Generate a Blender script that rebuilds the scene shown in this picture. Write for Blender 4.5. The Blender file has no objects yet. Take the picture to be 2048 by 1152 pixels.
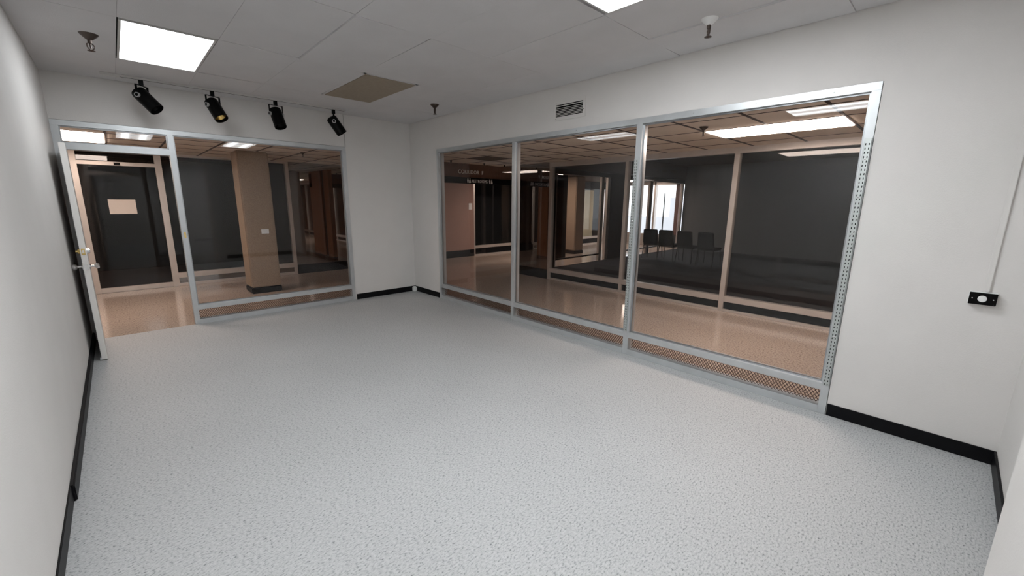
import bpy, bmesh, math, random
from mathutils import Vector, Matrix, Quaternion

random.seed(7)
scene = bpy.context.scene
COL = scene.collection

# ------------------------------------------------------------------ camera
F_PX = 827.9
CAM = Vector((-3.834, -6.636, 1.606))
YAW, PITCH, ROLL = 0.7578, -0.2046, 0.0086
fwd = Vector((math.sin(YAW) * math.cos(PITCH), math.cos(YAW) * math.cos(PITCH), math.sin(PITCH)))
rgt0 = Vector((math.cos(YAW), -math.sin(YAW), 0))
up0 = rgt0.cross(fwd)
rgt = rgt0 * math.cos(ROLL) + up0 * math.sin(ROLL)
upv = -rgt0 * math.sin(ROLL) + up0 * math.cos(ROLL)
cam_data = bpy.data.cameras.new('camera')
cam_data.sensor_width = 36.0
cam_data.lens = F_PX / 2048.0 * 36.0
cam_data.clip_start = 0.02
cam = bpy.data.objects.new('camera', cam_data)
M = Matrix((rgt, upv, -fwd)).transposed().to_4x4()
M.translation = CAM
cam.matrix_world = M
COL.objects.link(cam)
scene.camera = cam

# ------------------------------------------------------------------ world, exposure
world = bpy.data.worlds.new('world')
scene.world = world
world.use_nodes = True
wn = world.node_tree.nodes
wn['Background'].inputs['Color'].default_value = (0.90, 0.95, 1.0, 1)
wn['Background'].inputs['Strength'].default_value = 2.2
vs = scene.view_settings
vs.view_transform = 'Standard'
vs.look = 'None'
vs.gamma = 1.0
vs.exposure = 0.38
vs.use_curve_mapping = False
scene.cycles.transparent_max_bounces = 24   # panes stand behind panes here
ROOM_LAMP = 17.0        # luminance of the room troffers
HALL_LAMP = 17.0        # luminance of the corridor troffers

# ------------------------------------------------------------------ materials
MATS = {}


def new_mat(name):
    m = bpy.data.materials.new(name)
    m.use_nodes = True
    MATS[name] = m
    nt = m.node_tree
    return m, nt, nt.nodes['Principled BSDF']


def plain(name, col, rough=0.5, metal=0.0, noise=0.0, nscale=20.0, bump=0.0, bscale=80.0, spec=0.5):
    m, nt, b = new_mat(name)
    b.inputs['Base Color'].default_value = (*col, 1)
    b.inputs['Roughness'].default_value = rough
    b.inputs['Metallic'].default_value = metal
    b.inputs['Specular IOR Level'].default_value = spec
    tc = nt.nodes.new('ShaderNodeTexCoord')
    if noise > 0:
        n = nt.nodes.new('ShaderNodeTexNoise')
        n.inputs['Scale'].default_value = nscale
        n.inputs['Detail'].default_value = 4
        nt.links.new(tc.outputs['Object'], n.inputs['Vector'])
        r = nt.nodes.new('ShaderNodeValToRGB')
        lo = [max(0, c * (1 - noise)) for c in col]
        hi = [min(1, c * (1 + noise)) for c in col]
        r.color_ramp.elements[0].position = 0.3
        r.color_ramp.elements[1].position = 0.7
        r.color_ramp.elements[0].color = (*lo, 1)
        r.color_ramp.elements[1].color = (*hi, 1)
        nt.links.new(n.outputs['Fac'], r.inputs['Fac'])
        nt.links.new(r.outputs['Color'], b.inputs['Base Color'])
    if bump > 0:
        n2 = nt.nodes.new('ShaderNodeTexNoise')
        n2.inputs['Scale'].default_value = bscale
        n2.inputs['Detail'].default_value = 3
        nt.links.new(tc.outputs['Object'], n2.inputs['Vector'])
        bp = nt.nodes.new('ShaderNodeBump')
        bp.inputs['Strength'].default_value = bump
        bp.inputs['Distance'].default_value = 0.01
        nt.links.new(n2.outputs['Fac'], bp.inputs['Height'])
        nt.links.new(bp.outputs['Normal'], b.inputs['Normal'])
    return m


def glass(name, tint=(0.95, 0.95, 0.95), f0=0.024):
    m = bpy.data.materials.new(name)
    m.use_nodes = True
    nt = m.node_tree
    nt.nodes.clear()
    out = nt.nodes.new('ShaderNodeOutputMaterial')
    tr = nt.nodes.new('ShaderNodeBsdfTransparent')
    tr.inputs['Color'].default_value = (*tint, 1)
    gl = nt.nodes.new('ShaderNodeBsdfGlossy')
    gl.inputs['Roughness'].default_value = 0.0
    lw = nt.nodes.new('ShaderNodeLayerWeight')
    lw.inputs['Blend'].default_value = 0.5
    pw = nt.nodes.new('ShaderNodeMath'); pw.operation = 'POWER'; pw.inputs[1].default_value = 5
    ml = nt.nodes.new('ShaderNodeMath'); ml.operation = 'MULTIPLY_ADD'
    ml.inputs[1].default_value = 1 - f0
    ml.inputs[2].default_value = f0
    mx = nt.nodes.new('ShaderNodeMixShader')
    nt.links.new(lw.outputs['Facing'], pw.inputs[0])
    nt.links.new(pw.outputs[0], ml.inputs[0])
    nt.links.new(ml.outputs[0], mx.inputs['Fac'])
    nt.links.new(tr.outputs[0], mx.inputs[1])
    nt.links.new(gl.outputs[0], mx.inputs[2])
    nt.links.new(mx.outputs[0], out.inputs['Surface'])
    MATS[name] = m
    return m


def emit(name, col, strength):
    m = bpy.data.materials.new(name)
    m.use_nodes = True
    nt = m.node_tree
    nt.nodes.clear()
    out = nt.nodes.new('ShaderNodeOutputMaterial')
    e = nt.nodes.new('ShaderNodeEmission')
    e.inputs['Color'].default_value = (*col, 1)
    e.inputs['Strength'].default_value = strength
    nt.links.new(e.outputs[0], out.inputs['Surface'])
    MATS[name] = m
    return m


def diffuser(name, col, strength, tubes):
    """lamp diffuser: brighter along the tubes inside (tubes given in local x)"""
    m = emit(name, col, strength)
    nt = m.node_tree
    e = [n for n in nt.nodes if n.type == 'EMISSION'][0]
    tc = nt.nodes.new('ShaderNodeTexCoord')
    sx = nt.nodes.new('ShaderNodeSeparateXYZ')
    nt.links.new(tc.outputs['Object'], sx.inputs[0])
    acc = None
    for t in tubes:
        d = nt.nodes.new('ShaderNodeMath'); d.operation = 'SUBTRACT'; d.inputs[1].default_value = t
        nt.links.new(sx.outputs['X'], d.inputs[0])
        a = nt.nodes.new('ShaderNodeMath'); a.operation = 'ABSOLUTE'
        nt.links.new(d.outputs[0], a.inputs[0])
        mr = nt.nodes.new('ShaderNodeMapRange')
        mr.interpolation_type = 'SMOOTHSTEP'
        mr.inputs[1].default_value = 0.0; mr.inputs[2].default_value = 0.10
        mr.inputs[3].default_value = 1.0; mr.inputs[4].default_value = 0.0
        nt.links.new(a.outputs[0], mr.inputs[0])
        if acc is None:
            acc = mr.outputs[0]
        else:
            ad = nt.nodes.new('ShaderNodeMath'); ad.operation = 'ADD'
            nt.links.new(acc, ad.inputs[0]); nt.links.new(mr.outputs[0], ad.inputs[1])
            acc = ad.outputs[0]
    ma = nt.nodes.new('ShaderNodeMath'); ma.operation = 'MULTIPLY_ADD'
    ma.inputs[1].default_value = strength * 1.1
    ma.inputs[2].default_value = strength * 0.6
    nt.links.new(acc, ma.inputs[0])
    nt.links.new(ma.outputs[0], e.inputs['Strength'])
    return m


def speckled(name, base, dark, light, scale, rough, lo, hi, spec=0.5, bump=0.0, stretch=(1, 1, 1), big=0.04):
    m, nt, b = new_mat(name)
    b.inputs['Roughness'].default_value = rough
    b.inputs['Specular IOR Level'].default_value = spec
    tc = nt.nodes.new('ShaderNodeTexCoord')
    mp = nt.nodes.new('ShaderNodeMapping')
    mp.inputs['Scale'].default_value = stretch
    nt.links.new(tc.outputs['Object'], mp.inputs['Vector'])
    n = nt.nodes.new('ShaderNodeTexNoise')
    n.inputs['Scale'].default_value = scale
    n.inputs['Detail'].default_value = 5
    n.inputs['Roughness'].default_value = 0.7
    nt.links.new(mp.outputs[0], n.inputs['Vector'])
    r = nt.nodes.new('ShaderNodeValToRGB')
    e = r.color_ramp.elements
    e[0].position = lo; e[0].color = (*dark, 1)
    e[1].position = hi; e[1].color = (*light, 1)
    k = e.new((lo + hi) / 2 - 0.02); k.color = (*base, 1)
    nt.links.new(n.outputs['Fac'], r.inputs['Fac'])
    n2 = nt.nodes.new('ShaderNodeTexNoise')
    n2.inputs['Scale'].default_value = 0.9
    n2.inputs['Detail'].default_value = 3
    nt.links.new(tc.outputs['Object'], n2.inputs['Vector'])
    mr = nt.nodes.new('ShaderNodeMapRange')
    mr.inputs[1].default_value = 0.3; mr.inputs[2].default_value = 0.7
    mr.inputs[3].default_value = 1 - big; mr.inputs[4].default_value = 1 + big
    nt.links.new(n2.outputs['Fac'], mr.inputs[0])
    mx = nt.nodes.new('ShaderNodeVectorMath'); mx.operation = 'SCALE'
    nt.links.new(r.outputs['Color'], mx.inputs[0]); nt.links.new(mr.outputs[0], mx.inputs['Scale'])
    nt.links.new(mx.outputs[0], b.inputs['Base Color'])
    if bump:
        bp = nt.nodes.new('ShaderNodeBump')
        bp.inputs['Strength'].default_value = bump
        bp.inputs['Distance'].default_value = 0.004
        nt.links.new(n.outputs['Fac'], bp.inputs['Height'])
        nt.links.new(bp.outputs['Normal'], b.inputs['Normal'])
    return m


def woodgrain(name, a, bcol, scale=6.0, rough=0.45):
    m, nt, b = new_mat(name)
    b.inputs['Roughness'].default_value = rough
    tc = nt.nodes.new('ShaderNodeTexCoord')
    mp = nt.nodes.new('ShaderNodeMapping')
    mp.inputs['Scale'].default_value = (8, 8, 0.6)
    nt.links.new(tc.outputs['Object'], mp.inputs['Vector'])
    n = nt.nodes.new('ShaderNodeTexNoise')
    n.inputs['Scale'].default_value = scale
    n.inputs['Detail'].default_value = 6
    nt.links.new(mp.outputs[0], n.inputs['Vector'])
    r = nt.nodes.new('ShaderNodeValToRGB')
    r.color_ramp.elements[0].position = 0.35; r.color_ramp.elements[0].color = (*a, 1)
    r.color_ramp.elements[1].position = 0.7; r.color_ramp.elements[1].color = (*bcol, 1)
    nt.links.new(n.outputs['Fac'], r.inputs['Fac'])
    nt.links.new(r.outputs['Color'], b.inputs['Base Color'])
    return m


WALL = plain('wall_paint', (0.68, 0.657, 0.635), 0.75, noise=0.02, nscale=3, bump=0.12, bscale=160)
CEILW = plain('ceiling_tile_white', (0.60, 0.59, 0.595), 0.9, noise=0.03, nscale=2.5, bump=0.15, bscale=120)
CEILB = plain('brown_panel', (0.30, 0.25, 0.19), 0.7, noise=0.06, nscale=30)
FLOOR = speckled('vinyl_speckle', (0.40, 0.405, 0.405), (0.085, 0.095, 0.10), (0.50, 0.505, 0.505), 92, 0.55, 0.31, 0.64,
                 spec=0.35, bump=0.1, stretch=(0.7, 1.25, 1))
TERRA = speckled('terrazzo', (0.41, 0.32, 0.26), (0.10, 0.07, 0.055), (0.55, 0.45, 0.38), 55, 0.13, 0.31, 0.66, spec=0.5)
CARPET = plain('dark_carpet', (0.018, 0.020, 0.028), 0.95, noise=0.3, nscale=60)
BLACKBB = plain('black_vinyl', (0.004, 0.004, 0.005), 0.45, noise=0.2, nscale=15, spec=0.15)
ALU = plain('aluminium', (0.56, 0.58, 0.59), 0.36, 0.6, noise=0.05, nscale=8)
ALUB = plain('aluminium_bead', (0.36, 0.37, 0.38), 0.28, 0.9)
ALUF = plain('aluminium_warm', (0.66, 0.60, 0.55), 0.38, 0.6, noise=0.04, nscale=8)
ZINC = plain('zinc_standard', (0.52, 0.55, 0.54), 0.42, 0.7)
DARK = plain('void_shade', (0.004, 0.004, 0.004), 0.9, spec=0.0)  # black standing in for the shade inside gaps, slots and openings
MESHM = plain('brown_mesh', (0.06, 0.035, 0.028), 0.55, 0.2)
BLACK = plain('black_enamel', (0.0015, 0.0015, 0.0015), 0.4, spec=0.12)
RING = plain('grey_ring', (0.55, 0.55, 0.55), 0.35, 0.6)
GOLD = plain('gold_reflector', (0.75, 0.52, 0.18), 0.25, 1.0)
TRACKW = plain('track_white', (0.55, 0.54, 0.52), 0.5)
WHITE = plain('white_plastic', (0.80, 0.80, 0.79), 0.4)
BRASS = plain('brass', (0.75, 0.55, 0.20), 0.25, 1.0)
CHROME = plain('chrome', (0.75, 0.75, 0.76), 0.15, 1.0)
BRONZE = plain('old_bronze', (0.09, 0.07, 0.06), 0.4, 0.8)
DOORP = plain('door_paint', (0.74, 0.72, 0.69), 0.45, noise=0.03, nscale=6)
TILEB = plain('corridor_tile', (0.80, 0.69, 0.58), 0.9, noise=0.10, nscale=1.3, bump=0.2, bscale=90)
TILED = plain('corridor_tile_dark', (0.12, 0.09, 0.07), 0.9)
TEE = plain('brown_tee', (0.055, 0.03, 0.025), 0.5)
PILLAR = speckled('pillar_tan', (0.31, 0.22, 0.15), (0.23, 0.16, 0.11), (0.38, 0.28, 0.20), 90, 0.75, 0.3, 0.7)
PINKW = plain('dusty_pink_wall', (0.36, 0.22, 0.18), 0.8, noise=0.04, nscale=4)
GLOSSD = plain('dark_gloss_panel', (0.012, 0.008, 0.007), 0.02, spec=1.0)
GLOSSD.node_tree.nodes['Principled BSDF'].inputs['IOR'].default_value = 2.3
DWALL = plain('dark_store_wall', (0.035, 0.037, 0.037), 0.85)
DWALL2 = plain('charcoal_wall', (0.012, 0.012, 0.012), 0.85)
CHAIRB = plain('black_fabric', (0.004, 0.004, 0.004), 0.9, bump=0.2, bscale=200, spec=0.1)
CHAIRM = plain('black_steel', (0.006, 0.006, 0.006), 0.5, 0.0, spec=0.2)
REDB = plain('red_brown_column', (0.16, 0.07, 0.05), 0.5)
SIGNB = woodgrain('sign_brown', (0.10, 0.045, 0.025), (0.15, 0.07, 0.04))
WOOD = woodgrain('orange_wood', (0.40, 0.16, 0.07), (0.55, 0.25, 0.12))
PAPER = plain('notice_paper', (0.75, 0.68, 0.62), 0.8)
SNOW = plain('pale_ground', (0.75, 0.76, 0.78), 0.9, noise=0.05, nscale=2)
FACADE = plain('pale_facade', (0.82, 0.82, 0.84), 0.8)
GLASS = glass('window_glass')
LAMP = diffuser('room_diffuser', (0.93, 0.97, 1.0), ROOM_LAMP, (-0.14, 0.14))
LAMPD = diffuser('room_diffuser_dim', (0.93, 0.97, 1.0), ROOM_LAMP * 0.5, (-0.14, 0.14))
LAMPH = emit('hall_diffuser', (1.0, 0.82, 0.71), HALL_LAMP)
SIGNW = plain('sign_white', (0.9, 0.88, 0.85), 0.6)

# ------------------------------------------------------------------ helpers


def box(bm, x0, x1, y0, y1, z0, z1):
    if x0 > x1: x0, x1 = x1, x0
    if y0 > y1: y0, y1 = y1, y0
    if z0 > z1: z0, z1 = z1, z0
    v = [bm.verts.new((x, y, z)) for z in (z0, z1) for y in (y0, y1) for x in (x0, x1)]
    for f in ((0, 2, 3, 1), (4, 5, 7, 6), (0, 1, 5, 4), (2, 6, 7, 3), (0, 4, 6, 2), (1, 3, 7, 5)):
        bm.faces.new([v[i] for i in f])


def B(*boxes):
    bm = bmesh.new()
    for b in boxes:
        box(bm, *b)
    return bm


def lathe(bm, prof, n=24, mat=None):
    """prof: list of (r, z); spun around z, then transformed by mat"""
    mat = mat or Matrix.Identity(4)
    rings = []
    for r, z in prof:
        if r < 1e-6:
            rings.append([bm.verts.new(mat @ Vector((0, 0, z)))])
        else:
            rings.append([bm.verts.new(mat @ Vector((r * math.cos(2 * math.pi * i / n), r * math.sin(2 * math.pi * i / n), z))) for i in range(n)])
    for a, b in zip(rings, rings[1:]):
        for i in range(n):
            j = (i + 1) % n
            if len(a) == 1 and len(b) == 1: continue
            if len(a) == 1: bm.faces.new((a[0], b[i], b[j]))
            elif len(b) == 1: bm.faces.new((a[i], b[0], a[j]))
            else: bm.faces.new((a[i], b[i], b[j], a[j]))


def tube(bm, pts, r, n=8):
    """round bar through the points"""
    pts = [Vector(p) for p in pts]
    rings = []
    for i, p in enumerate(pts):
        t = (pts[min(i + 1, len(pts) - 1)] - pts[max(i - 1, 0)]).normalized()
        a = Vector((0, 0, 1)) if abs(t.z) < 0.9 else Vector((1, 0, 0))
        u = t.cross(a).normalized(); w = t.cross(u)
        rings.append([bm.verts.new(p + (u * math.cos(2 * math.pi * k / n) + w * math.sin(2 * math.pi * k / n)) * r) for k in range(n)])
    for a, b in zip(rings, rings[1:]):
        for i in range(n):
            bm.faces.new((a[i], a[(i + 1) % n], b[(i + 1) % n], b[i]))
    bm.faces.new(rings[0]); bm.faces.new(rings[-1])


def wloc(o):
    v = Vector((0, 0, 0))
    while o is not None:
        v += o.location
        o = o.parent
    return v


def obj(name, bm, mat, parent=None, loc=None, smooth=False, bevel=0.0, local=False):
    """one mesh object; coordinates are world unless local=True"""
    base = Vector(loc) if loc else Vector((0, 0, 0))
    off = base + (wloc(parent) if parent else Vector((0, 0, 0)))
    if not local:
        for v in bm.verts:
            v.co -= off
    if bevel:
        bmesh.ops.bevel(bm, geom=[e for e in bm.edges], offset=bevel, segments=2, affect='EDGES', clamp_overlap=True)
    bmesh.ops.recalc_face_normals(bm, faces=bm.faces)
    me = bpy.data.meshes.new(name)
    bm.to_mesh(me); bm.free()
    me.materials.append(mat)
    if smooth:
        for p in me.polygons: p.use_smooth = True
        me.set_sharp_from_angle(angle=math.radians(40))
    o = bpy.data.objects.new(name, me)
    COL.objects.link(o)
    o.location = base
    if parent: o.parent = parent
    return o


def link(name, me, parent, loc):
    o = bpy.data.objects.new(name, me)
    COL.objects.link(o)
    o.parent = parent
    o.location = Vector(loc) - wloc(parent)
    return o


def empty(name, loc, rz=0.0):
    o = bpy.data.objects.new(name, None)
    COL.objects.link(o)
    o.location = loc
    o.rotation_euler = (0, 0, rz)
    o.empty_display_size = 0.1
    return o


def tag(o, label, cat, group=None):
    o['label'] = label; o['category'] = cat
    if group: o['group'] = group
    return o


def struct(o, label=None):
    o['kind'] = 'structure'
    if label: o['label'] = label
    return o


H = 2.888          # room ceiling
HC = 2.40          # corridor ceiling
XL = -4.211        # left wall
YN = -7.035        # near wall
T = 0.12           # wall thickness
ZT = 2.415         # top of storefront frames

# ------------------------------------------------------------------ room shell
struct(obj('floor', B((XL - 0.15, 0.02, YN - 0.2, 0.012, -0.1, 0.0)), FLOOR), 'pale grey speckled vinyl floor of the empty room')
struct(obj('wall_left', B((XL - 0.15, XL, YN - 0.2, 0.12, 0, H + 0.1)), WALL), 'plain off-white wall beside the open door')
struct(obj('wall_near', B((XL, T, YN - 0.15, YN, 0, H + 0.1)), WALL), 'off-white wall meeting the glazed wall at the black baseboard')
struct(obj('wall_near', B((XL + 0.9, -1.75, YN, -6.897, 0, H)), WALL), 'white wall projection cutting the corner of the view')
wb = struct(obj('wall_back', B((-1.117, 0.0, 0.0, T, 0, H + 0.1)), WALL), 'off-white wall with the door and shop window')
obj('infill_panel', B((XL - 0.15, -1.122, 0.004, T, ZT + 0.004, H + 0.1)), WALL, wb)
obj('seam_shade', B((-1.122, -1.117, 0.012, 0.05, ZT, H)), DARK, wb)  # black strip in the open joint, standing in for its shade
wr = struct(obj('wall_right', B((0, T, -0.818, T, 0, H + 0.1)), WALL), 'off-white wall holding the large three-bay window')
obj('wall_section', B((0, T, -6.165, -0.818, ZT, H + 0.1)), WALL, wr)
obj('wall_section', B((0, T, YN, -6.165, 0, H + 0.1)), WALL, wr)

# ceiling of 2 x 4 ft tiles, a few of them sagging
ceil = struct(obj('ceiling', B((XL, 0, YN, 0, H + 0.02, H + 0.1)), DARK), 'white tiled ceiling with loose seams')
XS = [XL, -3.64, -3.03, -2.42, -1.797, -1.168, -0.556, 0.0]
YS = [YN, -5.955, -4.735, -3.515, -2.262, -1.04, 0.0]
LIGHTS = {(1, 4), (4, 1), (1, 1)}
SAG = {(3, 3): (0.007, -0.004, -0.006), (4, 4): None, (5, 2): (0.003, 0.002, 0.0), (3, 4): (0.003, 0.003, 0.0), (2, 4): (0.0, 0.003, 0.002), (6, 1): (0.006, 0.004, -0.006),
       (6, 2): (0.002, 0.0, 0.003), (2, 2): (0.002, 0.004, 0.0)}
for i in range(7):
    for j in range(6):
        if (i, j) in LIGHTS: continue
        x0, x1, y0, y1 = XS[i], XS[i + 1], YS[j], YS[j + 1]
        cx, cy = (x0 + x1) / 2, (y0 + y1) / 2
        hx, hy = (x1 - x0) / 2 - 0.0006, (y1 - y0) / 2 - 0.0006
        if (i, j) == (4, 4):
            continue
        xa, xb, ya, yb = cx - hx, cx + hx, cy - hy, cy + hy
        if i == 6: xb -= random.uniform(0.003, 0.009)          # ragged gap along the window wall
        if j == 5: yb -= 0.004
        if (i, j) in ((3, 4), (2, 5), (5, 3), (0, 3)): ya += 0.005
        if (i, j) == (3, 3): xa += 0.002; xb -= 0.003
        bm = B((xa, xb, ya, yb, H, H + 0.018))
        t = obj('ceiling_tile', bm, CEILW, ceil, loc=(cx, cy, H))
        s = SAG.get((i, j))
        if s:
            t.location.z -= s[0]
            t.rotation_euler = (s[1] / hy, s[2] / hx, 0)
        else:
            t.location.z -= random.random() * 0.0012

# baseboards
struct(obj('baseboard_back', B((-1.10, -0.004, -0.008, 0, 0, 0.092)), BLACKBB, bevel=0.002))
struct(obj('baseboard_right', B((-0.008, 0, -0.80, -0.008, 0, 0.092)), BLACKBB, bevel=0.002))
struct(obj('baseboard_right', B((-0.010, 0, YN, -6.168, 0, 0.095)), BLACKBB, bevel=0.002))
struct(obj('baseboard_near', B((-1.75, -0.010, YN, YN + 0.012, 0, 0.095)), BLACKBB, bevel=0.002))
bl = struct(obj('baseboard_left', B((XL, XL + 0.022, -3.60, -0.02, 0, 0.095)), BLACKBB, bevel=0.006))
obj('baseboard_section', B((XL, XL + 0.008, YN, -3.60, 0, 0.094)), BLACKBB, bl, bevel=0.002)
tag(obj('pipe_cap', B((-0.078, -0.012, -0.085, -0.012, 0, 0.088)), WHITE, bevel=0.012, smooth=True),
    'small white plastic cap standing on the floor in the room corner', 'cap')

# ------------------------------------------------------------------ expanded metal mesh


def mesh_panel(name, parent, axis, fixed, a0, a1, z0, z1, pitch=0.026, rows=7):
    """expanded-metal strip: zig-zag strands along axis"""
    bm = bmesh.new()
    n = int((a1 - a0) / pitch)
    dz = (z1 - z0) / rows
    w, d = 0.0021, 0.0018

    def strand(p, q):
        (a, za), (b, zb) = p, q
        L = math.hypot(b - a, zb - za)
        nx, nz = -(zb - za) / L * w, (b - a) / L * w
        vs_ = []
        for off in (-d, d):
            for (s, zz, sg) in ((a, za, 1), (b, zb, 1), (b, zb, -1), (a, za, -1)):
                s2, z2 = s + sg * nx, zz + sg * nz
                vs_.append(bm.verts.new((fixed + off, s2, z2) if axis == 'Y' else (s2, fixed + off, z2)))
        for f in ((0, 1, 2, 3), (4, 7, 6, 5), (0, 4, 5, 1), (2, 6, 7, 3)):
            bm.faces.new([vs_[k] for k in f])
    for r in range(rows):
        for k in range(n):
            a = a0 + k * pitch
            m_ = a + pitch / 2
            zl, zh = z0 + r * dz, z0 + (r + 1) * dz
            if r % 2 == 0:
                strand((a, zl), (m_, zh)); strand((m_, zh), (a + pitch, zl))
            else:
                strand((a, zh), (m_, zl)); strand((m_, zl), (a + pitch, zh))
    o = obj(name, bm, MESHM, parent)
    o['kind'] = 'stuff'
    return o


# ------------------------------------------------------------------ storefront on the back wall (door opening + one bay)
w1 = struct(empty('window_1', (-2.66, 0.05, 0)), 'aluminium shop front with a transom over the open doorway')
FY0, FY1 = -0.008, 0.10
AX = dict(l0=-4.2108, l1=-4.152, m0=-3.262, m1=-3.207, r0=-1.172, r1=-1.119)
obj('header', B((AX['l0'], AX['r1'], FY0, FY1, 2.36, ZT)), ALU, w1, bevel=0.002)
obj('jamb', B((AX['l0'], AX['l1'], FY0, FY1, 0, 2.36)), ALU, w1, bevel=0.002)
obj('jamb', B((AX['r0'], AX['r1'], FY0, FY1, 0, 2.36)), ALU, w1, bevel=0.002)
mu = obj('mullion', B((AX['m0'], AX['m1'], FY0, FY1, 0, 2.36)), ALU, w1, bevel=0.002)
obj('strike_plate', B((-3.240, -3.222, -0.0105, -0.006, 1.13, 1.20)), BRASS, mu)
obj('transom_bar', B((AX['l1'], AX['m0'], FY0, FY1, 2.12, 2.19)), ALU, w1, bevel=0.002)
obj('sill_rail', B((AX['m1'], AX['r0'], FY0, FY1, 0.19, 0.25)), ALU, w1, bevel=0.002)
obj('bottom_rail', B((AX['m1'], AX['r0'], FY0, FY1, 0.0, 0.062)), ALU, w1, bevel=0.002)


def bead_rect(parent, axis, f0, f1, a0, a1, z0, z1, w=0.012):
    if axis == 'X':
        obj('glazing_bead', B((a0, a1, f0, f1, z1 - w, z1), (a0, a1, f0, f1, z0, z0 + w), (a0, a0 + w, f0, f1, z0 + w, z1 - w),
                              (a1 - w, a1, f0, f1, z0 + w, z1 - w)), ALUB, parent)
    else:
        obj('glazing_bead', B((f0, f1, a0, a1, z1 - w, z1), (f0, f1, a0, a1, z0, z0 + w), (f0, f1, a0, a0 + w, z0 + w, z1 - w),
                              (f0, f1, a1 - w, a1, z0 + w, z1 - w)), ALUB, parent)


bead_rect(w1, 'X', 0.022, 0.044, AX['m1'], AX['r0'], 0.25, 2.36)
bead_rect(w1, 'X', 0.022, 0.044, AX['l1'], AX['m0'], 2.19, 2.36)
obj('pane', B((AX['m1'] + .004, AX['r0'] - .004, 0.045, 0.051, 0.254, 2.356)), GLASS, w1)
obj('pane', B((AX['l1'] + .004, AX['m0'] - .004, 0.045, 0.051, 2.194, 2.356)), GLASS, w1)
mesh_panel('mesh_grille', w1, 'X', 0.055, AX['m1'], AX['r0'], 0.062, 0.19)

# ------------------------------------------------------------------ storefront on the long wall (three bays)
w2 = struct(empty('window_2', (0.05, -3.49, 0)), 'wide three-bay aluminium shop window facing the corridor')
GX0, GX1 = -0.008, 0.10
MY = [(-0.872, -0.82), (-2.622, -2.570), (-4.412, -4.350), (-6.162, -6.110)]
obj('header', B((GX0, GX1, -6.162, -0.82, 2.36, ZT)), ALU, w2, bevel=0.002)
for k, (a, b) in enumerate(MY):
    part = obj('jamb' if k in (0, 3) else 'mullion', B((GX0, GX1, a, b, 0.0, 2.36)), ALU, w2, bevel=0.002)
for k in range(3):
    a, b = MY[k + 1][1], MY[k][0]
    obj('sill_rail', B((GX0, GX1, a, b, 0.19, 0.247)), ALU, w2, bevel=0.002)
    obj('bottom_rail', B((GX0 - 0.004, GX1, a, b, 0.0, 0.062)), ALU, w2, bevel=0.002)
    bead_rect(w2, 'Y', 0.022, 0.044, a, b, 0.247, 2.36)
    obj('pane', B((0.045, 0.051, a + .004, b - .004, 0.251, 2.356)), GLASS, w2)
    mesh_panel('mesh_grille', w2, 'Y', 0.055, a, b, 0.062, 0.19)
for y in (-5.4, -4.9, -3.6, -5.9):
    bm = bmesh.new()
    lathe(bm, [(0, -0.0115), (0.004, -0.011), (0.005, -0.008)], 10, Matrix.Rotation(math.pi / 2, 4, 'Y') @ Matrix.Identity(4))
    for v in bm.verts: v.co = Vector((-abs(v.co.x), v.co.y + y, v.co.z + 2.388))
    obj('screw', bm, ZINC, w2)


def shelf_standard(label, y0, y1, z0, z1, x):
    """double-slotted steel shelf standard screwed to the frame: plate with real slots"""
    root = tag(empty('shelf_standard', (x, (y0 + y1) / 2, z0)), label, 'shelf standard', 'slotted shelf standards on the window frame')
    bm = bmesh.new()
    pitch = 0.0285
    n = int((z1 - z0) / pitch)
    w = y1 - y0
    ys = [y0, y0 + w * .20, y0 + w * .33, y0 + w * .67, y0 + w * .80, y1]
    xf = x - 0.012

    def q(ya, yb, za, zb):
        bm.faces.new([bm.verts.new(p) for p in ((xf, ya, za), (xf, yb, za), (xf, yb, zb), (xf, ya, zb))])
    for k in range(n):
        za = z0 + k * pitch
        zb = z0 + (k + 1) * pitch if k < n - 1 else z1
        s0, s1 = za + pitch * .22, za + pitch * .72
        q(y0, y1, za, s0); q(y0, y1, s1, zb)
        for c in (0, 2, 4):
            q(ys[c], ys[c + 1], s0, s1)
    bmesh.ops.remove_doubles(bm, verts=bm.verts, dist=1e-6)
    obj('face_plate', bm, ZINC, root)
    obj('flange', B((xf, x, y0, y0 + 0.0015, z0, z1)), ZINC, root)
    obj('flange', B((xf, x, y1 - 0.0015, y1, z0, z1)), ZINC, root)
    obj('slot_shade', B((x - 0.0015, x, y0 + 0.002, y1 - 0.002, z0, z1)), DARK, root)  # black backing paints the shade seen through the slots
    for k in range(4, n, 9):
        bm = bmesh.new()
        lathe(bm, [(0, 0.002), (0.004, 0.0015), (0.006, 0)], 10, Matrix.Translation((xf, (y0 + y1) / 2, z0 + pitch * (k + 0.98))) @ Matrix.Rotation(-math.pi / 2, 4, 'Y'))
        obj('screw', bm, CHROME, root)
    return root


shelf_standard('slotted steel shelf standard on the window jamb beside the outlet box', -6.158, -6.119, 0.235, 2.055, GX0)
shelf_standard('slotted steel shelf standard on the second mullion of the wide window', -4.392, -4.352, 0.262, 2.03, GX0)

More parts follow.
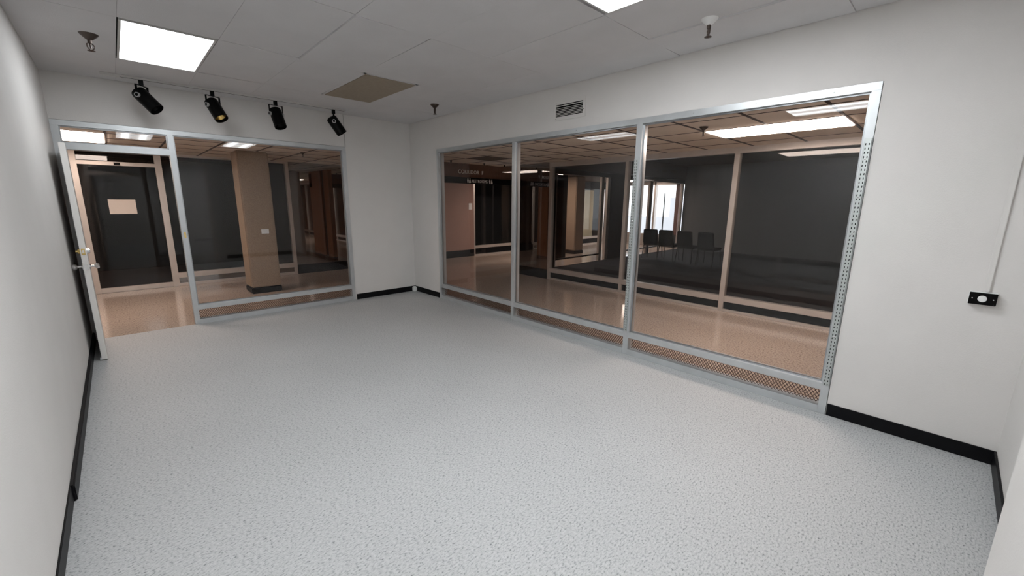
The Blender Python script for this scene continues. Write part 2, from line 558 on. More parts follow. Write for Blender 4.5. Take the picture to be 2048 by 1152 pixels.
# ------------------------------------------------------------------ open door
d1 = struct(empty('door_1', (-4.140, -0.02, 0)), 'open shop door standing edge-on beside the plain wall')
d1.rotation_euler = (0, 0, math.radians(2.0))
DT, DW, DH = 0.044, 0.915, 2.105
obj('leaf', B((-DT / 2, DT / 2, -DW, 0, 0.012, DH)), DOORP, d1, bevel=0.003, local=True)
obj('door_sweep', B((-DT / 2 - 0.012, -DT / 2, -DW + 0.02, 0, 0.005, 0.03)), ALU, d1, local=True)
obj('latch_plate', B((-0.012, 0.012, -DW - 0.0015, -DW + 0.001, 0.925, 0.985)), CHROME, d1, local=True)
lk = obj('lock_plate', B((-0.013, 0.013, -DW - 0.0015, -DW + 0.001, 1.075, 1.135)), BRASS, d1, local=True)
obj('bolt', B((-0.007, 0.007, -DW - 0.004, -DW + 0.001, 1.09, 1.12)), CHROME, lk, local=True)


def knob(side, z, prof, mat, y=-DW + 0.065):
    bm = bmesh.new()
    lathe(bm, prof, 20, Matrix.Translation((side * DT / 2, y, z)) @ Matrix.Rotation(side * math.pi / 2, 4, 'Y'))
    obj('knob', bm, mat, d1, local=True, smooth=True)


KP = [(0, 0), (0.032, 0.0), (0.032, 0.006), (0.012, 0.012), (0.011, 0.035), (0.024, 0.045), (0.028, 0.058), (0.022, 0.070), (0, 0.073)]
knob(1, 0.955, KP, CHROME)
knob(-1, 0.955, KP, CHROME)
knob(1, 1.105, [(0, 0), (0.028, 0), (0.024, 0.024), (0, 0.026)], CHROME)
knob(-1, 1.105, [(0, 0), (0.028, 0), (0.026, 0.014), (0.012, 0.016), (0.012, 0.03), (0, 0.03)], BRASS)
for z in (0.25, 1.05, 1.85):
    obj('hinge', B((-0.030, -0.016, -0.004, 0.012, z, z + 0.11)), BRONZE, d1, local=True)

# ------------------------------------------------------------------ ceiling lights of the room


def troffer(label, x0, x1, y0, y1, lamp=LAMP):
    cx, cy = (x0 + x1) / 2, (y0 + y1) / 2
    root = tag(empty('ceiling_light', (cx, cy, H)), label, 'ceiling light', 'recessed fluorescent troffers in the room')
    f = 0.016
    obj('frame', B((x0, x1, y0, y0 + f, H - 0.006, H + 0.018), (x0, x1, y1 - f, y1, H - 0.006, H + 0.018),
                   (x0, x0 + f, y0 + f, y1 - f, H - 0.006, H + 0.018), (x1 - f, x1, y0 + f, y1 - f, H - 0.006, H + 0.018)), TRACKW, root)
    obj('diffuser', B((x0 + f, x1 - f, y0 + f, y1 - f, H - 0.001, H + 0.012)), lamp, root)
    return root


troffer('lit recessed ceiling light above the track of black spotlights', -3.632, -3.038, -2.242, -1.050, LAMPD)
troffer('lit recessed ceiling light cut off by the upper edge, near the wide window', -1.762, -1.175, -5.95, -4.765)
troffer('lit recessed ceiling light out of view overhead, seen mirrored in the window glass', -3.632, -3.038, -5.95, -4.745)
bp = tag(empty('blank_panel', (-1.4825, -1.651, H)), 'brown blank panel filling a light opening in the ceiling', 'panel')
x0, x1, y0, y1 = -1.795, -1.17, -2.26, -1.042
obj('frame', B((x0, x1, y0, y0 + .03, H - 0.003, H + .018), (x0, x1, y1 - .03, y1, H - 0.003, H + .018), (x0, x0 + .03, y0, y1, H - 0.003, H + .018),
               (x1 - .03, x1, y0, y1, H - 0.003, H + .018)), CEILW, bp)
obj('panel', B((x0 + .032, x1 - .022, y0 + .032, y1 - .032, H - 0.012, H + 0.01)), CEILB, bp)


def sprinkler(label, x, y, z, s=1.0, white=False, group=None):
    root = tag(empty('sprinkler_head', (x, y, z)), label, 'sprinkler', group)
    bm = bmesh.new()
    lathe(bm, [(0, -0.001), (0.055 * s, 0), (0.050 * s, -0.008 * s), (0.022 * s, -0.035 * s), (0.014 * s, -0.040 * s), (0, -0.040 * s)], 20)
    obj('escutcheon', bm, WHITE if white else BRONZE, root, local=True, smooth=True)
    bm = bmesh.new()
    lathe(bm, [(0, -0.036 * s), (0.013 * s, -0.038 * s), (0.013 * s, -0.062 * s), (0.006 * s, -0.066 * s), (0.005 * s, -0.098 * s), (0, -0.10 * s)], 12)
    obj('body', bm, BRONZE, root, local=True, smooth=True)
    for sg in (-1, 1):
        bm = bmesh.new()
        tube(bm, [(sg * .010 * s, 0, -.060 * s), (sg * .024 * s, 0, -.072 * s), (sg * .022 * s, 0, -.092 * s), (sg * .006 * s, 0, -.108 * s)], 0.004 * s, 6)
        obj('frame_arm', bm, BRONZE, root, local=True)
    bm = bmesh.new()
    lathe(bm, [(0, -0.108 * s), (0.022 * s, -0.110 * s), (0.024 * s, -0.113 * s), (0, -0.118 * s)], 16)
    obj('deflector', bm, BRONZE, root, local=True)
    root.rotation_euler = (0, 0, random.uniform(0.4, 1.0))
    return root


G = 'sprinkler heads in the room ceiling'
sprinkler('dark sprinkler head between the plain wall and the lit ceiling light', -3.80, -1.67, H, 1.1, group=G)
sprinkler('small dark sprinkler head near the room corner beyond the brown panel', -0.50, -1.56, H, 1.1, group=G)
sprinkler('sprinkler head with a white collar above the wide window', -0.59, -5.22, H, 1.05, True, group=G)

# ------------------------------------------------------------------ track and spotlights
TY = -0.345
tr = tag(empty('lighting_track', (-2.49, TY, H)), 'white lighting track running along the ceiling above the shop front', 'track')
obj('rail', B((-3.70, -1.225, TY - 0.018, TY + 0.018, H - 0.022, H)), TRACKW, tr, bevel=0.002)
obj('feed_box', B((-3.76, -3.62, TY - 0.024, TY + 0.024, H - 0.026, H - 0.0005)), TRACKW, tr, bevel=0.004)
obj('groove_shade', B((-3.61, -1.24, TY - 0.006, TY + 0.006, H - 0.0226, H - 0.020)), DARK, tr)  # thin black strip on the rail, painted shade of its slot


def spotlight(label, x, paz, tilt, amber=False):
    zr = H - 0.0235
    root = tag(empty('track_spotlight', (x, TY, zr)), label, 'spotlight', 'black spotlights on the ceiling track')
    psi = math.radians(paz); th = math.radians(tilt)
    p = Vector((math.cos(psi), math.sin(psi), 0))
    n = Vector((-math.sin(psi), math.cos(psi), 0))
    d = Vector((0, 0, -1)) * math.cos(th) + n * math.sin(th)
    e = p.cross(d)
    piv = Vector((0, 0, -0.165))
    R, yw = 0.072, 0.086
    rot = Matrix((p, -e, d)).transposed().to_4x4()
    if rot.determinant() < 0:
        rot = Matrix((p, e, d)).transposed().to_4x4()
    mt = Matrix.Translation(piv) @ rot
    ad = bmesh.new(); box(ad, -0.02, 0.02, -0.017, 0.017, -0.055, 0)
    obj('track_adapter', ad, BLACK, root, local=True, bevel=0.002)
    bm = bmesh.new()
    rz = Matrix.Rotation(psi, 4, 'Z')
    box(bm, -yw, yw, -0.011, 0.011, -0.060, -0.055)
    for sg in (-1, 1):
        box(bm, sg * yw, sg * (yw - 0.005), -0.011, 0.011, -0.175, -0.055)
    bm.transform(rz)
    obj('yoke', bm, BLACK, root, local=True)
    bm = bmesh.new()
    lathe(bm, [(0, -0.078), (0.045, -0.076), (0.066, -0.066), (R, -0.045), (R, 0.180), (R - 0.004, 0.180), (R - 0.005, 0.09), (0, 0.08)], 32, mt)
    head = obj('head', bm, BLACK, root, local=True, smooth=True)
    bm = bmesh.new()
    lathe(bm, [(R - 0.008, 0.145), (0.045, 0.110), (0.02, 0.095), (0, 0.092)], 24, mt)
    obj('reflector', bm, GOLD if amber else BLACK, head, local=True, smooth=True)
    for sg in (-1, 1):
        km = Matrix.Translation(piv + p * sg * (R - 0.002)) @ Matrix((n if abs(p.z) < .9 else n, p.cross(n) * 1, p * sg)).transposed().to_4x4()
        bm = bmesh.new()
        lathe(bm, [(0.017, 0.0), (0.024, 0.0), (0.024, 0.024), (0.017, 0.024), (0.017, 0.0)], 20, km)
        obj('pivot_ring', bm, RING, root, local=True, smooth=True)
        bm = bmesh.new()
        lathe(bm, [(0.017, 0.0), (0.017, 0.021), (0, 0.022)], 20, km)
        obj('pivot_knob', bm, BLACK, root, local=True, smooth=True)
    return root


spotlight('black track spotlight nearest the plain wall, under the lit ceiling light', -3.445, math.degrees(math.atan2(-.8, -.6)), 42)
spotlight('black track spotlight showing an amber reflector, second along the track', -2.81, math.degrees(math.atan2(-.5, -.86)), 34, True)
spotlight('black track spotlight hanging almost straight down, third along the track', -2.135, math.degrees(math.atan2(-.22, -.97)), 26)
spotlight('black track spotlight at the corner end of the track', -1.395, math.degrees(math.atan2(-.93, -.37)), 33)

# ------------------------------------------------------------------ wall vent
vt = tag(empty('air_vent', (0, -3.49, 2.52)), 'white louvred air vent on the wall above the wide window', 'vent')
obj('frame', B((-0.006, 0, -3.715, -3.270, 2.690, 2.728), (-0.006, 0, -3.715, -3.270, 2.522, 2.562), (-0.006, 0, -3.715, -3.678, 2.562, 2.690),
               (-0.006, 0, -3.296, -3.270, 2.562, 2.690)), WALL, vt, bevel=0.0015)
obj('duct_shade', B((-0.0012, 0, -3.678, -3.296, 2.562, 2.690)), DARK, vt)  # flat black sheet on solid wall, painted shade behind the slats
for k, z in enumerate((2.674, 2.650, 2.634, 2.618, 2.602, 2.587, 2.573)):
    bm = B((-0.0008, 0.0008, -3.678, -3.296, -0.006 if k == 0 else -0.0030, 0.006 if k == 0 else 0.0030))
    bm.transform(Matrix.Translation((-0.007, 0, z)) @ Matrix.Rotation(math.radians(30), 4, 'Y'))
    obj('slat', bm, WALL, vt)
for (y, z) in ((-3.30, 2.705), (-3.69, 2.60), (-3.30, 2.54)):
    obj('screw', B((-0.0085, -0.005, y - 0.004, y + 0.004, z - 0.004, z + 0.004)), BRONZE, vt, bevel=0.001)

# ------------------------------------------------------------------ outlet box and raceway
ob = tag(empty('outlet_box', (0, -6.82, 1.01)), 'black surface-mounted outlet with a round white socket on the wall', 'outlet')
obj('back_box', B((-0.040, 0, -6.880, -6.762, 1.012, 1.090)), WHITE, ob, bevel=0.002)
obj('cover_plate', B((-0.046, -0.040, -6.879, -6.763, 1.013, 1.087)), BLACK, ob, bevel=0.002)
bm = bmesh.new()
lathe(bm, [(0, 0.004), (0.018, 0.004), (0.020, 0.0)], 24, Matrix.Translation((-0.046, -6.819, 1.050)) @ Matrix.Rotation(-math.pi / 2, 4, 'Y'))
obj('socket', bm, WHITE, ob)
for y in (-6.777, -6.864):
    bm = bmesh.new()
    lathe(bm, [(0, 0.0025), (0.003, 0.002), (0.004, 0)], 10, Matrix.Translation((-0.046, y, 1.050)) @ Matrix.Rotation(-math.pi / 2, 4, 'Y'))
    obj('screw', bm, CHROME, ob)
tag(obj('cable_raceway', B((-0.014, 0, -6.845, -6.817, 1.091, H - 0.012)), WALL, bevel=0.003),
    'white cable raceway running up the wall from the black outlet', 'raceway')

# ------------------------------------------------------------------ corridor
struct(obj('floor_corridor', B((-9, T - 0.118 + 0.018, 0.012, 3.25, -0.1, 0.0), (0.02, 11.2, -12, 3.25, -0.1, 0.0)), TERRA),
       'polished tan terrazzo corridor floor')
cc = struct(obj('ceiling_corridor', B((-9, 11.2, 0.12, 3.3, HC + 0.012, H + 0.1), (0.12, 2.75, -12, 0.12, HC + 0.012, H + 0.1)), TILED),
            'tan tiled corridor ceiling on a dark brown grid')
XA = [-6.24, -5.63, -5.02, -4.41, -3.80, -3.19, -2.585, -1.985, -1.37, -0.76, -0.15, 0.46, 1.08, 1.69, 2.30, 2.72]
YA = [0.12, 0.76, 1.37, 1.98, 2.59, 3.25]
XB = [0.12, 0.46, 1.08, 1.69, 2.30, 2.72]
YB = [-8.96, -8.33, -7.70, -7.07, -6.44, -5.80, -5.17, -4.55, -3.92, -3.29, -2.66, -2.03, -1.40, -0.77, -0.14, 0.12]
HL = []       # hall light rectangles (x0,x1,y0,y1)
HL.append((-4.41, -3.80, 0.76, 1.98))
HL.append((1.08, 1.69, -5.80, -4.55))
tile_me = {}


def tile(x0, x1, y0, y1, mat=None):
    for (a, b, c, d) in HL:
        if x0 >= a - .01 and x1 <= b + .01 and y0 >= c - .01 and y1 <= d + .01: return
    mat = mat or TILEB
    k = (round(x1 - x0, 3), round(y1 - y0, 3), mat.name)
    if k not in tile_me:
        bm = B((-k[0] / 2, k[0] / 2, -k[1] / 2, k[1] / 2, 0, 0.012))
        me = bpy.data.meshes.new('ceiling_tile'); bm.to_mesh(me); bm.free(); me.materials.append(mat)
        tile_me[k] = me
    link('ceiling_tile', tile_me[k], cc, ((x0 + x1) / 2, (y0 + y1) / 2, HC))


for xa, xb in zip(XA, XA[1:]):
    for ya, yb in zip(YA, YA[1:]):
        tile(xa, xb, ya, yb)
for xa, xb in zip(XB, XB[1:]):
    for ya, yb in zip(YB, YB[1:]):
        tile(xa, xb, ya, yb, TILED if (abs(xa - 1.08) < .01 and abs(ya + 0.77) < .01) else None)


def tee(x0, x1, y0, y1):
    along_x = (x1 - x0) > (y1 - y0)
    lo, hi = (x0, x1) if along_x else (y0, y1)
    mid = (y0 + y1) / 2 if along_x else (x0 + x1) / 2
    spans = [(lo, hi)]
    for (a, b, c, d) in HL:        # leave the light openings free
        p, q, u, v = (a, b, c, d) if along_x else (c, d, a, b)
        if u + .02 < mid < v - .02:
            spans = [t for (m, n) in spans for t in ((m, min(n, p)), (max(m, q), n)) if t[1] - t[0] > .02]
    for m, n in spans:
        obj('grid_tee', B((m, n, y0, y1, HC - 0.004, HC + 0.004) if along_x else (x0, x1, m, n, HC - 0.004, HC + 0.004)), TEE, cc)


for x in XA[:-1]:
    tee(x - .013, x + .013, 0.12, 3.25)
for y in YA[1:-1]:
    tee(-6.24, 2.72, y - .006, y + .006)
for y in YB[1:-1]:
    tee(0.12, 2.72, y - .014, y + .014)
for x in XB[1:-1]:
    tee(x - .006, x + .006, -8.96, 0.12)


def hall_light(label, x0, x1, y0, y1, name='corridor_light'):
    root = tag(empty(name, ((x0 + x1) / 2, (y0 + y1) / 2, HC)), label, 'ceiling light', 'lit troffers in the corridor ceiling')
    f = 0.012
    obj('frame', B((x0, x1, y0, y0 + f, HC - .006, HC + .012), (x0, x1, y1 - f, y1, HC - .006, HC + .012), (x0, x0 + f, y0 + f, y1 - f, HC - .006, HC + .012),
                   (x1 - f, x1, y0 + f, y1 - f, HC - .006, HC + .012)), ALUF, root)
    obj('diffuser', B((x0 + f, x1 - f, y0 + f, y1 - f, HC - .014, HC + .01)), LAMPH, root)  # lowered below the tiles, shaped so its sides brighten the ceiling


hall_light('lit corridor ceiling light seen through the transom above the door', *HL[0])
hall_light('lit corridor ceiling light seen through the bay of the wide window beside the outlet wall', *HL[1])
hall_light('lit far corridor light beyond the dark shop, near the daylight windows', 9.0, 10.4, 1.4, 2.0)
hall_light('lit far corridor light glimpsed past the dark panel of the opposite shop', 4.6, 5.8, 1.4, 2.0)
G = 'sprinkler heads in the corridor ceiling'
sprinkler('dark sprinkler head in the corridor ceiling beside the long lit light', 0.80, -4.66, HC - .004, 0.8, group=G)
sprinkler('dark sprinkler head in the corridor ceiling behind the tan pillar', -1.40, 1.10, HC - .004, 0.7, group=G)

# pillar
pl = tag(empty('pillar', (-2.05, 1.78, 0)), 'square tan pillar with a black base in the corridor', 'pillar')
obj('shaft', B((-2.28, -1.82, 1.55, 2.01, 0.10, HC)), PILLAR, pl, bevel=0.02)
obj('base', B((-2.285, -1.815, 1.545, 2.015, 0, 0.105)), BLACKBB, pl, bevel=0.015)
sw = obj('switch_plate', B((-2.045, -1.930, 1.544, 1.551, 1.035, 1.112)), WHITE, pl, bevel=0.002)
for x in (-2.015, -1.96):
    obj('toggle', B((x - .008, x + .008, 1.538, 1.545, 1.06, 1.085)), WHITE, sw)

# ---------------- shop front across the corridor behind the door wall
w3 = struct(empty('window_3', (-2.7, 3.30, 0)), 'dark shop front across the corridor with a glass door')
Y3 = 3.25
obj('header', B((-6.2, -1.04, Y3, Y3 + .1, 2.36, HC)), ALUF, w3)
for a, b in ((-4.29, -4.185), (-3.215, -3.12), (-1.105, -1.04), (-6.2, -6.14)):
    obj('mullion', B((a, b, Y3, Y3 + .1, 0, 2.36)), ALUF, w3, bevel=.003)
dh = obj('door_head', B((-4.185, -3.215, Y3, Y3 + .1, 2.155, 2.215)), ALUF, w3, bevel=.003)
obj('name_plate', B((-3.745, -3.665, Y3 - .004, Y3, 2.160, 2.205)), BLACK, dh)
obj('door_rail', B((-4.185, -3.215, Y3 + .02, Y3 + .07, 0, 0.085)), ALUF, w3, bevel=.003)
obj('sill_rail', B((-3.12, -1.105, Y3, Y3 + .1, 0.155, 0.25)), ALUF, w3, bevel=.003)
obj('bottom_rail', B((-3.12, -1.105, Y3, Y3 + .1, 0, 0.05)), ALUF, w3, bevel=.003)
obj('kick_panel', B((-3.12, -1.105, Y3 + .04, Y3 + .06, 0.05, 0.155)), GLOSSD, w3)
obj('pane', B((-3.118, -1.107, Y3 + .045, Y3 + .051, 0.25, 2.36)), GLASS, w3)
obj('pane', B((-4.183, -3.217, Y3 + .045, Y3 + .051, 0.085, 2.155)), GLASS, w3)
obj('pane', B((-4.183, -3.217, Y3 + .045, Y3 + .051, 2.215, 2.36)), GLASS, w3)
obj('pane', B((-6.138, -4.292, Y3 + .045, Y3 + .051, 0.05, 2.36)), GLASS, w3)
tag(obj('paper_notice', B((-3.90, -3.55, Y3 + .040, Y3 + .0445, 1.35, 1.595)), PAPER), 'pale paper notice taped to the dark glass door across the corridor', 'notice')
# dark store behind it
struct(obj('wall_store', B((-9, 2.6, 6.4, 6.5, 0, H)), DWALL2), 'dark far wall of the shop across the corridor')
struct(obj('wall_store', B((-1.04, -0.94, Y3 + .1, 6.4, 0, H)), DWALL2), 'dark side wall of the shop across the corridor')
struct(obj('floor_store', B((-9, 2.6, Y3 + .0, 6.5, -.1, 0)), CARPET), 'dark floor of the shop across the corridor')
struct(obj('ceiling_store', B((-9, 2.6, Y3 + .05, 6.5, HC + .1, H + .1)), DWALL2), 'dark ceiling of the shop across the corridor')
# gloss panel
wp = struct(obj('wall_panel', B((-1.04, 2.62, Y3, Y3 + .06, 0.2, HC)), GLOSSD), 'dark mirror-gloss wall panel across the corridor')
obj('base', B((-1.04, 2.62, Y3 - .012, Y3 + .05, 0, 0.2)), BLACKBB, wp)

# ---------------- dusty pink wall and shop fronts of the far corridor
pw_ = struct(obj('wall_far', B((2.62, 3.93, 3.25, 3.36, 0.2, HC)), PINKW), 'dusty pink corridor wall below the hanging sign')
obj('base', B((2.62, 3.93, 3.24, 3.36, 0, 0.2)), BLACKBB, pw_)
obj('switch_plate', B((3.74, 3.86, 3.243, 3.25, 1.38, 1.56)), WHITE, pw_)
w6 = struct(empty('window_6', (6.0, 3.3, 0)), 'dark shop front beyond the hanging sign')
obj('header', B((3.93, 11.0, 3.25, 3.35, 2.13, HC)), DWALL2, w6)
for a in (3.93, 5.55, 7.3, 8.75, 10.6):
    obj('mullion', B((a, a + .05, 3.25, 3.35, 0, 2.13)), ALUF, w6)
for a, b in zip((3.98, 5.60, 7.35, 8.80), (5.55, 7.3, 8.75, 10.6)):
    obj('sill_rail', B((a, b, 3.25, 3.35, 0.22, 0.30)), ALUF, w6)
    obj('kick_panel', B((a, b, 3.28, 3.33, 0.04, 0.22)), BLACKBB, w6)
    obj('bottom_rail', B((a, b, 3.25, 3.35, 0.0, 0.04)), ALUF, w6)
    obj('pane', B((a, b, 3.29, 3.296, 0.30, 2.13)), GLASS, w6)
struct(obj('wall_store', B((2.6, 11.2, 5.4, 5.5, 0, H)), DWALL2), 'dark far wall behind the end shop front')
struct(obj('floor_store', B((2.6, 11.2, 3.25, 5.5, -.1, 0)), CARPET), 'dark floor behind the end shop front')
struct(obj('ceiling_store', B((2.6, 11.2, 3.3, 5.5, HC + .1, H + .1)), DWALL2), 'dark ceiling behind the end shop front')
struct(obj('wall_store', B((2.6, 2.66, 3.36, 6.5, 0, H)), DWALL2), 'dark partition behind the pink wall')
tag(obj('beige_panel', B((9.3, 10.3, 3.55, 3.60, 0, 2.1)), plain('beige_curtain', (0.48, 0.42, 0.28), .8)), 'beige panel standing behind the far shop window', 'panel')
tag(obj('paper_notice', B((9.02, 9.30, 3.284, 3.289, 1.40, 1.75)), PAPER), 'white square notice on the far shop window beside the beige panel', 'notice')
p2 = tag(empty('pillar', (6.85, 1.75, 0)), 'brown pillar seen far away through the dark shop', 'pillar')
obj('shaft', B((6.62, 7.06, 1.55, 1.98, 0.1, HC)), PILLAR, p2, bevel=.02)
obj('base', B((6.615, 7.065, 1.545, 1.985, 0, 0.105)), BLACKBB, p2)


def text(name, body, size, loc, mat, parent, sx=1.0):
    cu = bpy.data.curves.new(name, 'FONT')
    cu.body = body; cu.size = size; cu.extrude = 0.003; cu.resolution_u = 3
    cu.space_character = 1.08
    tmp = bpy.data.objects.new(name, cu)
    COL.objects.link(tmp)
    bpy.context.view_layer.update()
    me = bpy.data.meshes.new_from_object(tmp.evaluated_get(bpy.context.evaluated_depsgraph_get()))
    bpy.data.objects.remove(tmp)
    xs = [v.co.x for v in me.vertices]
    k = sx / (max(xs) - min(xs))
    x0_ = min(xs)
    for v in me.vertices:
        v.co = Vector(((v.co.x - x0_) * k, -v.co.z, v.co.y))
    me.materials.clear(); me.materials.append(mat)
    # one object for each letter
    bm = bmesh.new(); bm.from_mesh(me)
    seen = set()
    for v in bm.verts:
        if v in seen: continue
        isl, st = [], [v]
        seen.add(v)
        while st:
            c = st.pop(); isl.append(c)
            for e in c.link_edges:
                w = e.other_vert(c)
                if w not in seen: seen.add(w); st.append(w)
        idx = {u: i for i, u in enumerate(isl)}
        fs = {f for u in isl for f in u.link_faces}
        lm = bpy.data.meshes.new(name)
        lm.from_pydata([u.co[:] for u in isl], [], [[idx[u] for u in f.verts] for f in fs])
        lm.materials.append(mat)
        o = bpy.data.objects.new(name, lm)
        COL.objects.link(o)
        o.parent = parent
        o.location = Vector(loc) - wloc(parent)
    bm.free()


# hanging sign across the corridor
sg = tag(empty('hanging_sign', (1.6, 0.32, 1.97)), 'brown hanging sign reading CORRIDOR F over a black RESTROOMS strip', 'sign')
obj('board', B((0.30, 2.68, 0.305, 0.345, 2.09, 2.355)), SIGNB, sg)
obj('lower_strip', B((0.30, 2.68, 0.310, 0.340, 1.968, 2.09)), BLACK, sg)
for x in (0.9, 1.08, 1.92, 2.5):
    obj('hanger', B((x - .012, x + .012, 0.318, 0.332, 2.355, HC)), BLACK, sg)
text('letter', 'CORRIDOR  F', 0.105, (1.235, 0.303, 2.160), SIGNW, sg, 0.64)
text('letter', 'RESTROOMS', 0.09, (1.575, 0.308, 1.992), SIGNW, sg, 0.42)


def figure(cx, flip):
    bm = bmesh.new()
    y = 0.3085
    lathe(bm, [(0, 0.0015), (0.011, 0.0015), (0.011, 0)], 14, Matrix.Translation((cx, y, 2.064)) @ Matrix.Rotation(math.pi / 2, 4, 'X'))
    w0, w1 = (0.022, 0.010) if not flip else (0.012, 0.026)
    vs_ = [(-w0, 2.050), (w0, 2.050), (w1, 1.985), (-w1, 1.985)]
    f = [bm.verts.new((cx + a, y - .0015, z)) for a, z in vs_]
    g = [bm.verts.new((cx + a, y + .0015, z)) for a, z in vs_]
    bm.faces.new(f)
    for i in range(4):
        bm.faces.new((f[i], f[(i + 1) % 4], g[(i + 1) % 4], g[i]))
    obj('pictogram', bm, SIGNW, sg)


for cx, fl in ((1.475, 0), (1.528, 1), (2.06, 0), (2.115, 1)):
    figure(cx, fl)

# wood partition at the outer corner of the room (seen mirrored in the gloss panel)
wpt = tag(empty('wood_partition', (0.42, 0.9, 0)), 'orange-brown wood partition mirrored in the dark gloss panel', 'partition')
obj('panel', B((0.36, 0.46, 0.16, 1.05, 0.09, HC)), WOOD, wpt)
obj('panel', B((0.36, 0.46, 1.25, 1.62, 0.09, HC)), WOOD, wpt)
obj('recess_strip', B((0.39, 0.45, 1.05, 1.25, 0.09, HC)), SIGNB, wpt)
obj('base', B((0.355, 0.465, 0.16, 1.62, 0, 0.09)), SIGNB, wpt)

# ---------------- shop front across the corridor from the wide window
w4 = struct(empty('window_4', (2.77, -4.4, 0)), 'aluminium shop front of the dark shop across the corridor')
X4 = 2.72
obj('header', B((X4, X4 + .1, -9.6, -0.79, 2.315, HC)), ALUF, w4)
MB4 = [(-0.86, -0.79), (-2.61, -2.55), (-4.39, -4.32), (-6.15, -6.08), (-7.9, -7.83), (-9.6, -9.53)]
for a, b in MB4:
    obj('mullion', B((X4, X4 + .1, a, b, 0, 2.315)), ALUF, w4, bevel=.003)
for k in range(5):
    a, b = MB4[k + 1][1], MB4[k][0]
    obj('sill_rail', B((X4, X4 + .1, a, b, 0.15, 0.235)), ALUF, w4, bevel=.003)
    obj('bottom_rail', B((X4, X4 + .1, a, b, 0, 0.035)), ALUF, w4, bevel=.003)
    obj('kick_panel', B((X4 + .04, X4 + .06, a, b, 0.035, 0.15)), BLACKBB, w4)
    obj('pane', B((X4 + .045, X4 + .051, a, b, 0.235, 2.315)), GLASS, w4)
wq = struct(obj('wall_panel', B((X4, X4 + .1, -0.79, 0.12, 0.2, HC)), GLOSSD), 'dark brown gloss wall panel at the corridor corner')
obj('base', B((X4 - .012, X4 + .1, -0.79, 0.12, 0, 0.2)), BLACKBB, wq)
# dark shop interior
struct(obj('floor_shop', B((X4 + .02, 11.2, -12, 0.16, 0.0005, 0.004)), CARPET), 'dark carpet of the unlit shop')
struct(obj('wall_shop', B((11.0, 11.2, -12, 0.16, 0, H)), plain('grey_store_wall', (0.16, 0.165, 0.165), .85)), 'grey end wall of the unlit shop')
struct(obj('wall_shop', B((X4, 11.2, -9.7, -9.6, 0, H)), DWALL), 'grey side wall of the unlit shop')
struct(obj('ceiling_shop', B((X4 + .1, 11.2, -12, 0.2, H, H + .1)), DWALL2), 'dark ceiling of the unlit shop')
ws = struct(obj('wall_side', B((X4 + .1, 11.2, 0.16, 0.26, 2.30, H)), DWALL2), 'dark wall above the glazed side of the unlit shop')
obj('wall_section', B((X4 + .1, 4.05, 0.16, 0.26, 0, 2.30)), DWALL2, ws)
obj('wall_section', B((6.40, 7.30, 0.16, 0.26, 0, 2.30)), DWALL2, ws)
w5 = struct(empty('window_5', (7.0, 0.21, 0)), 'glazed side of the unlit shop looking through to daylight')
for a, b in ((4.05, 4.12), (5.98, 6.10), (6.28, 6.40), (7.30, 7.37), (8.10, 8.16), (8.62, 8.80), (10.90, 11.0)):
    obj('mullion', B((a, b, 0.18, 0.25, 0, 2.30)), ALUF, w5)
for a, b in ((4.12, 5.98), (7.37, 8.10), (8.16, 8.62), (8.80, 10.9)):
    obj('base_pane', B((a, b, 0.20, 0.206, 0.02, 0.17)), GLASS, w5)
    obj('sill_rail', B((a, b, 0.17, 0.25, 0.17, 0.20)), BLACKBB, w5)
    obj('pane', B((a, b, 0.20, 0.206, 0.20, 2.30)), GLASS, w5)
obj('door_panel', B((4.15, 4.60, 0.255, 0.29, 0.2, 2.28)), DWALL2, w5)

# row of dark chairs in the shop


def stack_chair(name):
    root = empty(name, (0, 0, 0))
    # faces +x ; back at -x
    bm = bmesh.new(); box(bm, -0.20, 0.24, -0.23, 0.23, 0.41, 0.47)
    obj('seat', bm, CHAIRB, root, local=True, bevel=.02)
    bm = bmesh.new(); box(bm, -0.025, 0.025, -0.225, 0.225, 0.0, 0.42)
    for v in bm.verts:
        if v.co.z > .3: v.co.y *= 0.9
    bm.transform(Matrix.Translation((-0.22, 0, 0.46)) @ Matrix.Rotation(math.radians(-9), 4, 'Y'))
    obj('backrest', bm, CHAIRB, root, local=True, bevel=.02)
    for sx in (-1, 1):
        for sy in (-1, 1):
            bm = bmesh.new()
            tube(bm, [(sx * .19, sy * .20, .42), (sx * .24, sy * .225, 0.0)], .012, 8)
            obj('leg', bm, CHAIRM, root, local=True)
    bm = bmesh.new()
    tube(bm, [(-.19, -.20, .40), (.20, -.20, .40), (.20, .20, .40), (-.19, .20, .40), (-.19, -.20, .40)], .010, 6)
    obj('seat_frame', bm, CHAIRM, root, local=True)
    return root


def copy_tree(o, parent=None):
    c = o.copy(); COL.objects.link(c); c.parent = parent
    for ch in list(o.children): copy_tree(ch, c)
    return c


ch0 = stack_chair('stacking_chair')
LAB = ['black chair at the daylight end of the row inside the dark shop', 'black chair second from the daylight end of the row in the dark shop',
       'black chair third from the daylight end of the row in the dark shop', 'black chair at the dark end of the row inside the shop']
for k, (x, y, a) in enumerate(((7.62, -0.58, 10), (7.58, -1.10, 4), (7.55, -1.66, 0), (7.50, -2.26, -3))):
    c = ch0 if k == 0 else copy_tree(ch0)
    c.location = (x, y, 0.004); c.rotation_euler = (0, 0, math.radians(a))
    tag(c, LAB[k], 'chair', 'row of black chairs in the unlit shop')

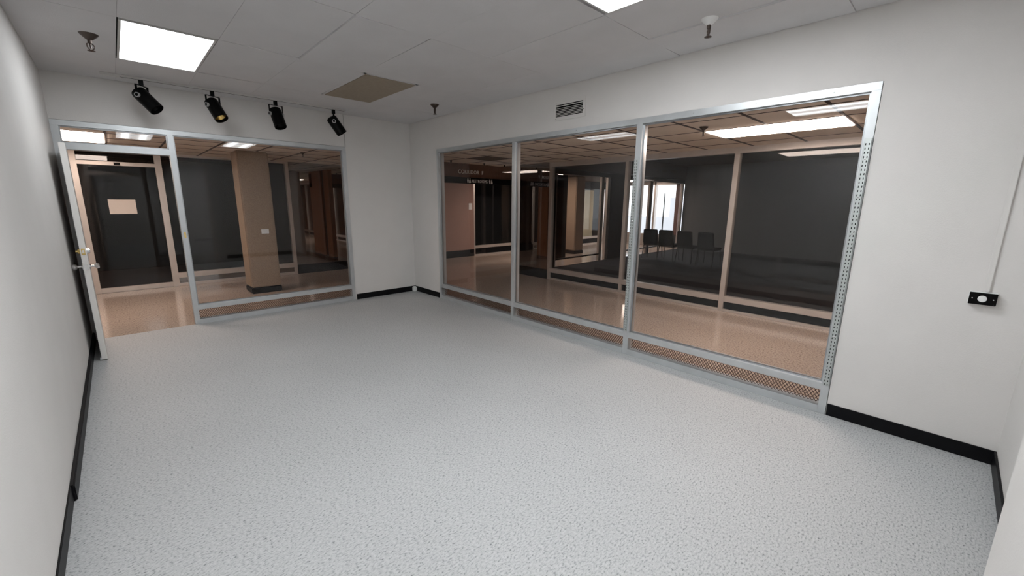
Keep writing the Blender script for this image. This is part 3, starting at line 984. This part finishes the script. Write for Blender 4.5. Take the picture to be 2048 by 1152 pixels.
# ---------------- end of the building: daylight
fa = struct(empty('window_7', (11.25, 1.7, 0)), 'daylight glazing at the end of the far corridor')
for a, b, m in ((0.42, 0.56, REDB), (1.35, 1.42, ALUF), (2.2, 2.27, ALUF), (3.1, 3.3, REDB)):
    obj('column', B((11.2, 11.35, a, b, 0, HC)), m, fa)
obj('header', B((11.2, 11.35, 0.2, 3.3, 2.28, H)), ALUF, fa)
obj('sill_rail', B((11.2, 11.3, 0.2, 3.3, 0.0, 0.45)), ALUF, fa)
struct(obj('ground', B((11.36, 40, -15, 25, -0.3, -0.15)), SNOW), 'pale ground outside in daylight')
rl = tag(empty('stair_railing', (13.5, 1.6, -0.15)), 'dark diagonal stair railing outside the daylight windows', 'railing')
for k in range(4):
    bm = bmesh.new()
    tube(bm, [(13.2 + k * .5, 2.0 + k * .25, -0.15), (13.2 + k * .5, 2.0 + k * .25, 1.1 + k * .3)], .025, 8)
    obj('post', bm, CHAIRM, rl)
for dz in (0.5, 1.1):
    bm = bmesh.new()
    tube(bm, [(13.1, 1.95, dz - .05), (14.8, 2.8, dz + .95)], .025, 8)
    obj('handrail', bm, CHAIRM, rl)
tag(obj('garden_wall', B((17.0, 17.3, 3.0, 3.6, -0.15, 1.9), (17.0, 17.3, 3.6, 7.0, -0.15, 0.9)), FACADE), 'pale stepped masonry wall outside the daylight windows', 'wall')

# ---------------- closing shell so that daylight enters only at the end glazing
struct(obj('wall_end', B((-9.1, -9, -0.2, 7, 0, H)), PINKW), 'corridor end wall')
struct(obj('wall_end', B((-9.1, XL - 0.15, 0.012, 0.12, 0, H + .1)), WALL), 'corridor wall beside the room')
struct(obj('wall_end', B((0, 2.75, -9.1, -9.0, 0, H)), WOOD), 'wood panelled wall at the end of the corridor')
struct(obj('wall_end', B((T - .1, T, -9.1, YN, 0, H)), PINKW), 'corridor wall past the wide window')
struct(obj('wall_daylight_stop', B((11.2, 11.35, 3.3, 6.5, 0, H)), DWALL2), 'unseen outer wall added to keep daylight out')  # unseen, added to stop daylight behind the far shops
struct(obj('roof_daylight_stop', B((-9.2, 11.4, -12.2, 6.7, H + .1, H + .2)), DWALL2), 'unseen slab overhead added to keep daylight out')  # unseen, added to stop daylight from above
struct(obj('wall_daylight_stop', B((-9.2, 11.4, 6.5, 6.6, 0, H + .1)), DWALL2), 'unseen outer wall added to keep daylight out')  # unseen, added to close the back against daylight
